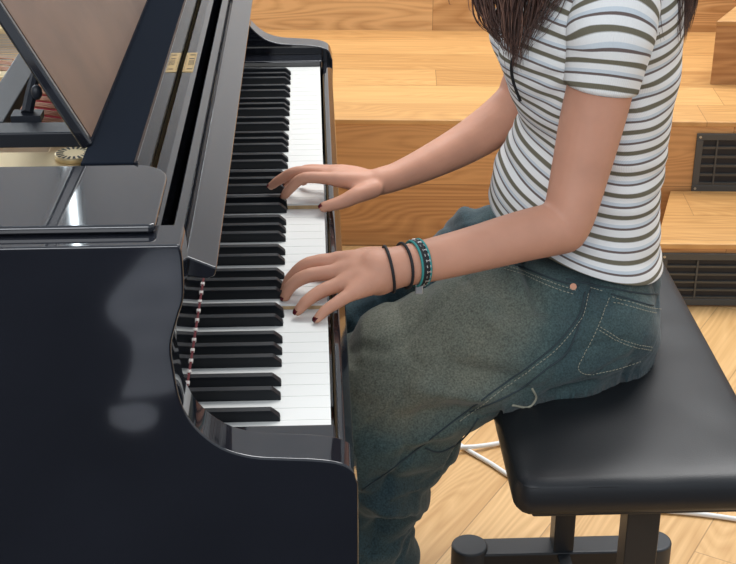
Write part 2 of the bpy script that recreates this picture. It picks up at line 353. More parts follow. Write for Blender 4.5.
# ---------------------------------------------------------------- piano
YN, YF, TH = -0.090, 1.312, 0.045         # outer faces of the two arms, wall thickness
piano = empty('grand_piano', (-.5, .6, 0), 'black high-gloss grand piano with open keyboard on the left of the picture', 'piano')
side_px = [(179, 243), (182.8, 262), (183.7, 297), (178, 318), (171.5, 345), (174, 370), (181, 403), (196, 428), (222, 448), (252, 457), (285, 459), (313, 460), (338, 463), (352, 470), (357.5, 484)]
prof = [P(x, y, Y=YN) for x, y in side_px]
prof = [(q.x, q.z) for q in prof]
ps = [(q[0], q[1]) for q in spline([(a, b, 0) for a, b in prof], 4)]
ZT = 0.990; XF = 0.0235
ps[-1] = (XF, ps[-1][1])
XB = ps[0][0]
def plan():
    """outer outline of the case seen from above, from the bass arm round the tail to the treble arm"""
    pts = [(-1.10, YN)]
    pts += [tuple(q[:2]) for q in spline([(-1.10, YN, 0), (-1.45, YN+.10, 0), (-1.56, .32, 0), (-1.47, .60, 0), (-1.20, .80, 0), (-.95, 1.0, 0), (-.78, 1.22, 0), (-.62, YF-.008, 0), (-.45, YF, 0)], 6)][1:]
    return pts
def offset(pts, d):
    out = []
    for i, p in enumerate(pts):
        a = Vector(pts[max(i-1, 0)]); b = Vector(pts[min(i+1, len(pts)-1)]); t = (b-a).normalized(); n = Vector((t.y, -t.x))
        out.append((p[0]+n.x*d, p[1]+n.y*d))
    return out
pl = plan(); inn = offset(pl, TH)
# choose inward side
if inn[0][1] < YN: inn = offset(pl, -TH)
bm = bmesh.new()
XBK = -1.10
poly = [(XF, .60)] + [(XBK, .60)] + [(XBK, ZT)] + [(max(min(x, XF), XB-.02), min(z, ZT)) for x, z in ps]
prism(bm, poly, YN, YN+TH); poly[1] = (-.45, .60); poly[2] = (-.45, ZT); prism(bm, poly, YF-TH, YF)
rA = [[bm.verts.new((x, y, z)) for x, y in pl] for z in (.60, ZT)]; rB = [[bm.verts.new((x, y, z)) for x, y in inn] for z in (.60, ZT)]
for i in range(len(pl)-1):
    for q in ((rA[0][i], rA[0][i+1], rA[1][i+1], rA[1][i]), (rB[0][i], rB[0][i+1], rB[1][i+1], rB[1][i]), (rA[1][i], rA[1][i+1], rB[1][i+1], rB[1][i]), (rA[0][i], rA[0][i+1], rB[0][i+1], rB[0][i])):
        bm.faces.new(q)
fin('rim', bm, m_black, piano, bevel=.005, seg=4)
bm = bmesh.new(); box(bm, -.60, .018, YN+TH, YF-TH, .60, .655); fin('key_bed', bm, m_black, piano, bevel=.003)
bm = bmesh.new(); prism(bm, [(.0045, .655), (.0215, .655), (.0220, .7290), (.0125, .7400), (.0065, .7405), (.0045, .737)], YN+TH, YF-TH); fin('key_slip', bm, m_black, piano, bevel=.002, seg=3)
for y0, y1 in ((YN+TH, -.001), (1.2235, YF-TH)):
    bm = bmesh.new(); box(bm, -.150, .004, y0, y1, .655, .755); fin('key_block', bm, m_black, piano, bevel=.003, seg=3)
bm = bmesh.new(); box(bm, -.40, .0, 0.001, 1.221, .656, .70); fin('key_frame', bm, m_keywood, piano)
# keys
W = .0235
def key_mesh():
    bm = bmesh.new()
    box(bm, -.150, -.0015, .0005, W-.0005, .712, .7425, 1)
    box(bm, -.150, 0, .0004, W-.0004, .7425, .745, 0)
    bmesh.ops.recalc_face_normals(bm, faces=bm.faces)
    me = bpy.data.meshes.new('white_key'); bm.to_mesh(me); bm.free(); me.materials.append(m_white); me.materials.append(m_keywood); return me
def sharp_mesh():
    bm = bmesh.new(); h = .0118; w0, w1 = .0056, .0046
    zt = .745+h
    sec = [(-.150, .738, w0), (-.150, zt, w1), (-.0600, zt, w1), (-.0513, .7490, w0*.95), (-.0500, .738, w0)]
    L_ = [bm.verts.new((x, -w, z)) for x, z, w in sec]; R_ = [bm.verts.new((x, w, z)) for x, z, w in sec]
    bm.faces.new(L_); bm.faces.new(list(reversed(R_)))
    for i in range(len(sec)): j = (i+1) % len(sec); bm.faces.new((L_[i], R_[i], R_[j], L_[j]))
    bmesh.ops.recalc_face_normals(bm, faces=bm.faces)
    bmesh.ops.bevel(bm, geom=[e for e in bm.edges if e.calc_face_angle(0) > .3], offset=.0006, segments=2, affect='EDGES')
    me = bpy.data.meshes.new('black_key'); bm.to_mesh(me); bm.free(); me.materials.append(m_sharp)
    for p in me.polygons: p.use_smooth = False
    return me
km, sm = key_mesh(), sharp_mesh()
PRESS_W = {24: .0075, 11: .0065, 10: .0040}; PRESS_B = set()
for i in range(52):
    o = bpy.data.objects.new('white_key', km); COL.objects.link(o); o.parent = piano
    o.location = Vector((0, i*W, -PRESS_W.get(i, 0)))-piano.location
    off = {0: .13, 2: -.10, 3: .10, 5: -.13, 6: 0}.get(i % 7)
    if off is not None and i < 51:
        o = bpy.data.objects.new('black_key', sm); COL.objects.link(o); o.parent = piano
        o.location = Vector((0, (i+1+off)*W, -.006 if i in PRESS_B else 0))-piano.location
# fallboard, felt, rails
YA, YB = YN+TH+.002, YF-TH-.002
bm = bmesh.new(); prism(bm, [(-.1475, .748), (-.1600, .748), (-.1500, .940), (-.1380, .940)], YA, YB); fb = fin('fallboard', bm, m_black, piano, bevel=.002)
bm = bmesh.new(); prism(bm, [(-.1013, .9440), (-.1035, .9360), (-.1110, .9330), (-.1370, .9380), (-.1370, .9480), (-.1318, .9538), (-.1275, .9560)], YA+.004, YB); fin('fallboard_lip', bm, m_black, fb, bevel=.0018, seg=3)
bm = bmesh.new(); prism(bm, [(-.1458, .7568), (-.1482, .7568), (-.1482, .7588), (-.1458, .7588)], .0, 1.222); fl = fin('felt_strip', bm, m_feltd, piano)
bm = bmesh.new()
for i in range(52):
    y = .006+i*W; box(bm, -.1482, -.1448, y, y+.0060, .7566, .7590)
fin('felt_gap', bm, m_bone, fl)
for y0 in (-.0005, 1.2235):
    bm = bmesh.new(); box(bm, -.1482, -.1440, y0, y0+.0035, .747, .7720); fin('felt_tab', bm, m_bone, piano)
bm = bmesh.new(); box(bm, -.1780, -.1590, YA, YB, .700, .9500); hr = fin('hinge_rail', bm, m_black, piano, bevel=.0012)
# maker's plate: engraved brass label screwed on the rail
a0 = P(176, 72, z=.9503); a1 = P(194, 53, z=.9503)
lx0, lx1 = -.1775, -.1640; ly0, ly1 = a0.y, a1.y
bm = bmesh.new(); box(bm, lx0, lx1, ly0, ly1, .9500, .9507); plate = fin('name_plate', bm, m_brass, hr, label='small gold plate engraved with tiny dark lettering')
bm = bmesh.new()
lw = ly1-ly0
for (u0, u1, v0, v1_) in ((.1, .12, .08, .92), (.88, .9, .08, .92)): box(bm, lx0+(lx1-lx0)*u0, lx0+(lx1-lx0)*u1, ly0+lw*v0, ly0+lw*v1_, .9507, .9509)
for k in range(5): box(bm, lx0+.0055+k*.0014, lx0+.0061+k*.0014, ly0+lw*.34, ly0+lw*.60, .9507, .9509)
for v0 in (.12, .66, .86): box(bm, lx0+.005, lx0+.0115, ly0+lw*v0, ly0+lw*(v0+.035), .9507, .9509)
fin('engraving', bm, m_sharp, plate)
# music desk: shelf, sliding base, tilted panel, prop
desk = None; YS = P(80, 165, z=.9985).y+.001
bm = bmesh.new(); box(bm, -.2360, -.1849, YS, YB-.004, .952, 1.000); desk = fin('music_desk_shelf', bm, [m_shelf], piano, bevel=.0015)
bm = bmesh.new(); prism(bm, [(-.1848, .9525), (-.1848, 1.0001), (-.1816, 1.0018), (-.1812, 1.0014), (-.1812, .9525)], YS, YB-.004); fin('shelf_edging', bm, m_black, desk)
mdN = P(83, 142, z=1.004); YD = mdN.y
top = P(4, 8, Y=.128); bot = Vector((-.2300, .128, 1.004)); YD = .128
dirv = (top-bot); dirv.y = 0; Ld = .30; dirv = dirv.normalized()
nrm = Vector((-dirv.z, 0, dirv.x));
if nrm.x > 0: nrm = -nrm            # away from the player
tk = .012; YDF = 1.222-YD
b0 = Vector((bot.x, 0, 1.0015)); t0_ = b0+dirv*Ld
sec = [(b0.x, b0.z), (t0_.x, t0_.z), (t0_.x+nrm.x*tk, t0_.z+nrm.z*tk), (b0.x+nrm.x*tk, b0.z+nrm.z*tk)]
bm = bmesh.new(); prism(bm, sec, YD, YDF); mp_ = fin('music_desk_panel', bm, m_black, piano, bevel=.003, seg=3)
fs = [b0+dirv*.006-nrm*.0006, b0+dirv*(Ld-.008)-nrm*.0006]
bm = bmesh.new(); prism(bm, [(fs[0].x, fs[0].z), (fs[1].x, fs[1].z), (fs[1].x+nrm.x*.001, fs[1].z+nrm.z*.001), (fs[0].x+nrm.x*.001, fs[0].z+nrm.z*.001)], YD+.009, YDF-.009)
fin('panel_face', bm, m_panel, mp_, label='glossy brown face of the music desk')
# slide frame under the desk
bz0, bz1 = .965, .982
r0 = P(20, 122, z=bz1); r1 = P(20, 133, z=bz1)
bm = bmesh.new()
box(bm, -.62, -.236, r1.y, r0.y, bz0, bz1); box(bm, -.62, -.236, 1.222-r0.y, 1.222-r1.y, bz0, bz1)
g0 = P(35, 60, z=bz1).x; g1 = P(25, 47, z=bz1).x
box(bm, min(g0, g1)-.004, max(g0, g1)+.006, r0.y, 1.222-r0.y, bz0, bz1)
fin('desk_slide_frame', bm, m_satin, piano, bevel=.002)
q0 = P(27, 113, z=bz1+.004); q1 = P(35, 76, Y=q0.y+.03)
bm = bmesh.new(); tube(bm, [q0, (q0+q1)/2, q1+(q1-q0)*.35], [.0068, .0068, .0045], 8); ball(bm, q0+Vector((.012, .004, .022)), .006, (1, 1, 1.4)); box(bm, q0.x-.016, q0.x+.016, q0.y-.01, q0.y+.012, bz1-.004, bz1+.004)
fin('desk_prop', bm, m_satin, piano)
# lid strip along the bass side, rounded front corner
lidz = .9985
l_far = P(80, 165, z=lidz).y; l_near = P(80, 226.5, z=lidz).y; lx = P(161, 200, z=lidz).x; rr = .034
pts = [(-1.2, l_near), (lx-.004, l_near), (lx, l_near+.004)]
for k in range(9): a = k/8*PI/2; pts.append((lx-rr+rr*math.cos(a), l_far-rr+rr*math.sin(a)))
pts.append((-1.2, l_far))
bm = bmesh.new(); prism(bm, pts, .9905, lidz, axis=2); fin('bass_side_lid_strip', bm, m_black, piano, bevel=.0036, seg=5)
# iron frame, soundboard, strings
inner = [(x, y) for x, y in offset(pl, TH*1.02 if inn[0][1] > YN and offset(pl, TH)[0][1] > YN else -TH*1.02)]
bm = bmesh.new(); prism(bm, [(-.26, YN+TH)]+[p for p in inner if p[0] < -.26]+[(-.26, YF-TH)], .80, .83, axis=2); fin('soundboard', bm, m_board, piano)
iron_z = .900
bm = bmesh.new()
box(bm, -.330, -.200, YA, YB, iron_z-.02, iron_z-.004)                 # pin block field
box(bm, -.95, -.280, YA, .378, iron_z-.02, iron_z+.004)                # bass flange next to the rim
box(bm, -.52, -.505, YA, YB, iron_z-.02, iron_z+.014)
for yb in (.62, .86, 1.10): box(bm, -.95 if yb < .9 else -.6, -.30, yb, yb+.022, iron_z-.01, iron_z+.022)
fin('iron_frame', bm, m_gold, piano, bevel=.003)
ro = P(74, 156, z=iron_z+.006)
bm = bmesh.new(); tube(bm, [(ro.x, ro.y, iron_z+.0035), (ro.x, ro.y, iron_z+.010)], .022, 28)
ros = fin('frame_rosette', bm, m_gold, piano, bevel=.002, label='round gold casting with radiating dark slots')
bm = bmesh.new()
for k in range(18):
    a = 2*PI*k/18; u = Vector((math.cos(a), math.sin(a), 0)); s_ = Vector((-u.y, u.x, 0)); c_ = Vector((ro.x, ro.y, iron_z+.0102))
    vs = [bm.verts.new(c_+u*r_+s_*q_) for r_, q_ in ((.012, -.0010), (.0205, -.0019), (.0205, .0019), (.012, .0010))]; bm.faces.new(vs)
fin('slot', bm, m_void, ros)
bm = bmesh.new(); box(bm, -.385, -.312, .455, YB-.05, iron_z-.006, iron_z-.001); fin('string_felt', bm, m_redfelt, piano)
bm = bmesh.new(); bm2 = bmesh.new(); bm3 = bmesh.new()
for k in range(100):
    y = .392+k*.0084; ang = math.radians(22 if k < 34 else 6)
    x0, x1 = -.292-.007*(k % 3), -1.0 if k < 60 else -.62
    e = Vector((x1, min(y+(x0-x1)*math.tan(ang), YB-.02), iron_z+.012))
    tube(bm if k >= 34 else bm3, [(x0, y, iron_z+.012), e], .0006 if k >= 34 else .0014, 5)
    cyl(bm2, (x0, y, 0), .0024, iron_z-.004, iron_z+.022, 8)
s1 = fin('steel_strings', bm, m_steel, piano); s1['kind'] = 'stuff'
s2 = fin('copper_wound_strings', bm3, m_copper, piano); s2['kind'] = 'stuff'
s3 = fin('tuning_pins', bm2, m_steel, piano); s3['kind'] = 'stuff'
# legs, lyre, pedals
def pleg(x, y):
    bm = bmesh.new(); prism(bm, [(x-.05, y-.05), (x+.05, y-.05), (x+.05, y+.05), (x-.05, y+.05)], .50, .60, axis=2)
    tube(bm, [(x, y, .50), (x, y, .10)], [.060, .042], 4); lg = fin('leg', bm, m_black, piano, bevel=.003)
    bm = bmesh.new(); tube(bm, [(x, y-.012, .032), (x, y+.012, .032)], .032, 20); cyl(bm, (x, y, 0), .012, .05, .10, 12); fin('caster', bm, m_brass, lg)
pleg(-.20, .02); pleg(-.20, 1.20); pleg(-1.33, .36)
bm = bmesh.new()
for y in (.56, .66): cyl(bm, (-.16, y, 0), .013, .14, .60, 14)
box(bm, -.22, -.08, .50, .72, .06, .14); fin('pedal_lyre', bm, m_black, piano, bevel=.004)
for y in (.545, .61, .675):
    bm = bmesh.new(); tube(bm, [(-.09, y, .085), (-.02, y, .082), (.015, y, .070)], [.009, .011, .013], 10, sy=.45); fin('pedal', bm, m_brass, piano)

# ---------------------------------------------------------------- bench
BZ = .540
bn = P(524, 482, z=BZ); b_r = P(660, 265, z=BZ).x; b_r2 = P(733, 388, z=BZ).x
bx0, bx1, by0, by1 = bn.x-.004, b_r2+.002, bn.y, .97
bench = empty('piano_bench', ((bx0+bx1)/2, .59, 0), 'black padded piano bench on a black steel frame, the person sitting on it', 'bench')
bm = bmesh.new()
nx, ny = 28, 48; g = {}
T_, rc = .062, .016
def cush(u, v):
    x = bx0+(bx1-bx0)*u; y = by0+(by1-by0)*v
    d = min(x-bx0, bx1-x, y-by0, by1-y)
    z = BZ - .006*math.exp(-d/.02)
    rcn = .02
    cx = min(max(x, bx0+rcn), bx1-rcn); cy = min(max(y, by0+rcn), by1-rcn); e = Vector((x-cx, y-cy))
    if e.length > 1e-6: 
        k = max(abs(e.x), abs(e.y))/e.length; x, y = cx+e.x*k, cy+e.y*k
    dip = .006*math.exp(-(((x-.40)/.12)**2+((y-.60)/.15)**2))
    z += .0012*noise.noise(Vector((x*14, y*14, 0)))-dip
    return Vector((x, y, z))
for i in range(nx+1):
    for j in range(ny+1): g[i, j] = bm.verts.new(cush(i/nx, j/ny))
for i in range(nx):
    for j in range(ny): bm.faces.new((g[i, j], g[i+1, j], g[i+1, j+1], g[i, j+1]))
ringi = [(i, 0) for i in range(nx)]+[(nx, j) for j in range(ny)]+[(i, ny) for i in range(nx, 0, -1)]+[(0, j) for j in range(ny, 0, -1)]
prev = [g[k] for k in ringi]; cen = Vector(((bx0+bx1)/2, (by0+by1)/2, 0))
for dz, outw in ((.003, .002), (.009, .004), (.022, .006), (.034, .005), (.041, .001), (.045, -.006)):
    cur = []
    for k, vtx in zip(ringi, prev):
        c0 = g[k].co; dx = -1 if c0.x < bx0+.012 else (1 if c0.x > bx1-.012 else 0); dy = -1 if c0.y < by0+.012 else (1 if c0.y > by1-.012 else 0)
        n_ = Vector((dx, dy, 0)); n_ = n_.normalized() if n_.length else n_
        cur.append(bm.verts.new(Vector((c0.x, c0.y, BZ-.006-dz))+n_*outw))
    for a in range(len(prev)): b_ = (a+1) % len(prev); bm.faces.new((prev[a], prev[b_], cur[b_], cur[a]))
    prev = cur
bm.faces.new(prev)
cus = fin('seat_cushion', bm, m_leather, bench, smooth=True)
bm = bmesh.new(); rr_ = [g_ for g_ in [cush(i/nx, j/ny) for i, j in ringi]]; rr_.append(rr_[0])
tube(bm, [q+Vector((0, 0, -.0035)) for q in rr_], .0021, 6, cap=False); fin('piping', bm, m_leather, cus, smooth=True)
bm = bmesh.new(); box(bm, bx0+.02, bx1-.02, by0+.02, by1-.02, BZ-.066, BZ-.050); fin('seat_base', bm, m_metal, bench, bevel=.003)
bxc = .392
for yl, wdt, lab in ((.730, .017, 0), (.31, .0215, 0)):
    bm = bmesh.new(); xc_ = bxc+(.012 if yl < .5 else .0); box(bm, xc_-wdt, xc_+wdt, yl-.02, yl+.02, .05, BZ-.066); fin('post', bm, m_metal, bench, bevel=.002)
    bm = bmesh.new(); box(bm, .245, .545, yl-.024, yl+.024, .022, .058); fb_ = fin('foot_bar', bm, m_metal, bench, bevel=.004)
    for xe in (.236, .547):
        bm = bmesh.new(); cyl(bm, (xe, yl-.004, 0), .0305, 0, .066, 32); fin('foot_cap', bm, m_rubber, fb_, bevel=.004)
bm = bmesh.new(); box(bm, bxc-.010, bxc+.010, .33, .72, .050, .056); fin('stretcher', bm, m_metal, bench)

# ---------------------------------------------------------------- cable
cab = [P(760, 524, z=.005), P(736, 519, z=.005), P(690, 513, z=.005), P(600, 505, z=.005), P(545, 492, z=.005), P(515, 479, z=.005), P(490, 463, z=.005), P(466, 449, z=.005), P(440, 432, z=.005), P(420, 438, z=.005), P(440, 446, z=.011), P(468, 447, z=.011), P(500, 443, z=.006), P(560, 430, z=.005), P(640, 420, z=.005)]
bm = bmesh.new(); tube(bm, [q[:3] for q in spline([tuple(c) for c in cab], 8)], .0046, 10)
o = fin('power_cable', bm, m_cable, None, smooth=True); o['label'] = 'white cable lying in a loop on the wooden floor under the bench'; o['category'] = 'cable'

# ---------------------------------------------------------------- person
person = empty('person', (.40, .59, 0), 'person in striped shirt and baggy jeans playing the piano with both hands', 'person')
bm = bmesh.new()
def L_(lst): return [(p, RW(r, p)) for p, r in lst]
# left (near) arm
Yw, Ye, Ys = .305, .395, .425
nA = L_([(P(620, -4, Y=Ys+.015), 30), (P(612, 30, Y=Ys), 35), (P(600, 88, Y=Ys), 33.5), (P(591, 125, Y=.42), 32.5), (P(581, 168, Y=.41), 29.5), (P(570, 212, Y=Ye), 26.5), (P(563, 228, Y=Ye), 26)])
limb(bm, nA, 24)
nF = L_([(P(563, 228, Y=Ye), 26), (P(545, 231, Y=.383), 26.5), (P(515, 238, Y=.368), 25.5), (P(475, 249, Y=.348), 23.5), (P(435, 259, Y=.326), 22), (P(398, 267, Y=Yw), 21), (P(378, 272, Y=.298), 24)])
limb(bm, nF, 24)
# right (far) arm
fA = L_([(P(560, -5, Y=.75), 30), (P(540, 45, Y=.745), 26), (P(518, 100, Y=.72), 22)])
limb(bm, fA, 20)
fF = L_([(P(518, 100, Y=.72), 22), (P(500, 120, Y=.71), 23.5), (P(468, 142, Y=.68), 21), (P(430, 162, Y=.64), 17.5), (P(398, 176, Y=.61), 14.5), (P(378, 182, Y=.595), 14)])
limb(bm, fF, 20)
NAILS = []
def hand(wrist, wr, knuckles, fingers, thumb):
    """wrist (point, radius); knuckles 4 points; fingers 4 lists of (point, radius); thumb list"""
    for kq, fg in zip(knuckles, fingers):
        kr = fg[0][1]
        limb(bm, [(wrist.lerp(kq, .05), wr*.72), (wrist.lerp(kq, .5), wr*.72), (kq, kr*1.12)], 14)
        limb(bm, [(kq, kr*1.08)]+fg, 14)
    for a, b_ in zip(knuckles, knuckles[1:]):
        limb(bm, [(wrist.lerp((a+b_)/2, .2), wr*.8), ((wrist+a+b_)/3, wr*.70), ((a+b_)/2*.9+wrist*.1, .0095)], 12)
    limb(bm, thumb, 14)
    for fg in fingers+[thumb]:
        NAILS.append((fg[-2][0], fg[-1][0], fg[-1][1]))
# right hand, far: thumb nearest the camera
wR = P(376, 183, Y=.592)
kR = [P(334, 179, Y=.578), P(333, 174, Y=.598), P(336, 171, Y=.618), P(341, 170, Y=.636)]
fR = [[(P(334, 179, Y=.578), .0092), (P(304, 178, Y=.578), .0082), (P(290, 189, Y=.580), .0074), (P(284, 196, Y=.582), .0062)],
      [(P(333, 174, Y=.598), .0095), (P(298, 172, Y=.602), .0084), (P(281, 179, Y=.604), .0074), (P(271, 186, Y=.606), .0062)],
      [(P(336, 171, Y=.618), .0090), (P(306, 170, Y=.622), .0080), (P(294, 178, Y=.624), .0072), (P(287, 185, Y=.626), .0060)],
      [(P(341, 170, Y=.636), .0080), (P(318, 171, Y=.642), .0070), (P(309, 177, Y=.644), .0062), (P(303, 183, Y=.646), .0054)]]
tR = [(P(374, 189, Y=.575), .0125), (P(357, 195, Y=.560), .0118), (P(342, 202, Y=.552), .0098), (P(324, 207, Y=.548), .0078)]
hand(wR, RW(14, wR), kR, fR, tR)
# left hand, near: little finger nearest the camera
wL = P(392, 267, Y=.302)
kL = [P(338, 260, Y=.325), P(337, 272, Y=.303), P(343, 283, Y=.281), P(352, 293, Y=.262)]
fL = [[(P(338, 260, Y=.325), .0100), (P(308, 264, Y=.325), .0088), (P(291, 278, Y=.322), .0078), (P(285, 290, Y=.318), .0064)],
      [(P(337, 272, Y=.303), .0100), (P(307, 276, Y=.300), .0090), (P(291, 286, Y=.297), .0079), (P(285, 297, Y=.294), .0066)],
      [(P(343, 283, Y=.281), .0098), (P(322, 291, Y=.272), .0088), (P(307, 301, Y=.262), .0077), (P(298, 311, Y=.256), .0064)],
      [(P(352, 293, Y=.262), .0090), (P(338, 302, Y=.250), .0078), (P(326, 310, Y=.241), .0069), (P(317, 319, Y=.234), .0058)]]
tL = [(P(385, 258, Y=.325), .0140), (P(362, 258, Y=.345), .0130), (P(338, 266, Y=.352), .0100), (P(318, 275, Y=.350), .0080)]
hand(wL, RW(21, wL), kL, fL, tL)
# trunk, neck, head
hc = Vector((.298, .59, 1.265))
limb(bm, [(Vector((.375, .59, .66)), .080), (Vector((.365, .59, .80)), .076), (Vector((.355, .59, .95)), .076), (Vector((.360, .59, 1.02)), .070)], 20)
limb(bm, [(Vector((.365, .46, 1.035)), .036), (Vector((.372, .59, 1.06)), .050), (Vector((.365, .72, 1.035)), .036)], 18)
limb(bm, [(Vector((.372, .59, 1.06)), .056), (Vector((.350, .59, 1.12)), .050), (Vector((.325, .59, 1.19)), .052)], 20)
tilt = Matrix.Rotation(math.radians(-28), 3, 'Y')      # face turned down towards the keys
def H(x, y, z): return hc+tilt@Vector((x, y, z))
ball(bm, H(.010, 0, .035), .088, (1.08, .86, 1.0), tilt, 28, 20)
ball(bm, H(-.020, 0, -.045), .062, (.95, .92, 1.05), tilt, 24, 16)
ball(bm, H(-.045, 0, -.090), .028, (1, 1.1, .8), tilt)
ball(bm, H(-.045, 0, .020), .060, (.75, .95, .9), tilt)
limb(bm, [(H(-.086, 0, .012), .007), (H(-.103, 0, -.020), .010), (H(-.098, 0, -.028), .012)], 12)
for s in (-1, 1):
    ball(bm, H(-.092, s*.010, -.028), .007); ball(bm, H(.012, s*.079, -.010), .028, (.55, .22, 1.0), tilt)
    ball(bm, H(-.060, s*.038, -.030), .024, (.7, .9, .8), tilt)
# legs inside the jeans, feet inside the shoes
for yh, yk, yf, ax in ((.50, .43, .43, .02), (.68, .725, .70, .03)):
    limb(bm, [(Vector((.37, yh, .600)), .066), (Vector((.20, yh*.5+yk*.5, .580 if yk < .6 else .530)), .050), (Vector((.0, yk, .520 if yk < .6 else .475)), .043)], 18)
    limb(bm, [(Vector((.0, yk, .520 if yk < .6 else .475)), .043), (Vector((.035, yk*.5+yf*.5, .40)), .050), (Vector((ax, yf, .22)), .035), (Vector((ax, yf, .09)), .032)], 18)
    limb(bm, [(Vector((ax+.01, yf, .055)), .030), (Vector((ax-.08, yf, .042)), .030), (Vector((ax-.16, yf, .034)), .024)], 14)
body = fuse(bm, 'body', .0031, 5, m_skin, person)
# nails
dgb = BVHTree.FromObject(body, bpy.context.evaluated_depsgraph_get())
bo = body.location+person.location
for a, b_, r in NAILS:
    d = (b_-a).normalized(); up = Vector((0, 0, 1)); up = (up-d*up.dot(d)).normalized(); s_ = d.cross(up)
    bmn = bmesh.new(); c_ = b_+d*r*.25+up*r*.80
    nn = []
    for i in range(7):
        for j in range(5):
            u = i/6-.5; v = j/4-.5
            nn.append(bmn.verts.new(c_+d*u*r*1.5+s_*v*r*1.35*(1-.35*max(0, u*2)**2)-up*(v*v*r*1.1+max(0, u)*r*.75*max(0, u)*2)))
    for i in range(6):
        for j in range(4): bmn.faces.new((nn[i*5+j], nn[i*5+j+1], nn[(i+1)*5+j+1], nn[(i+1)*5+j]))
    bmesh.ops.solidify(bmn, geom=bmn.faces[:], thickness=.0012)
    fin('fingernail', bmn, m_nail, person, smooth=True, label='dark red painted nail')
# face details
for s in (-1, 1):
    bmn = bmesh.new(); ball(bmn, H(-.0735, s*.031,   .004), .0095); e_ = fin('eye', bmn, m_eye, person, smooth=True)
    bmn = bmesh.new(); ball(bmn, H(-.0815, s*.031, .001), .0052, (.75, 1, 1), tilt); fin('iris', bmn, m_iris, e_, smooth=True)
    bmn = bmesh.new(); tube(bmn, [H(-.093, s*.016, .026), H(-.092, s*.032, .031), H(-.080, s*.050, .026)], [.002, .003, .0015], 8); fin('eyebrow', bmn, m_hair, person, smooth=True)
bmn = bmesh.new(); tube(bmn, [H(-.078, -.022, -.056), H(-.088, -.008, -.054), H(-.089, 0, -.056), H(-.088, .008, -.054), H(-.078, .022, -.056)], [.002, .005, .005, .005, .002], 10); fin('mouth', bmn, m_lip, person, smooth=True)

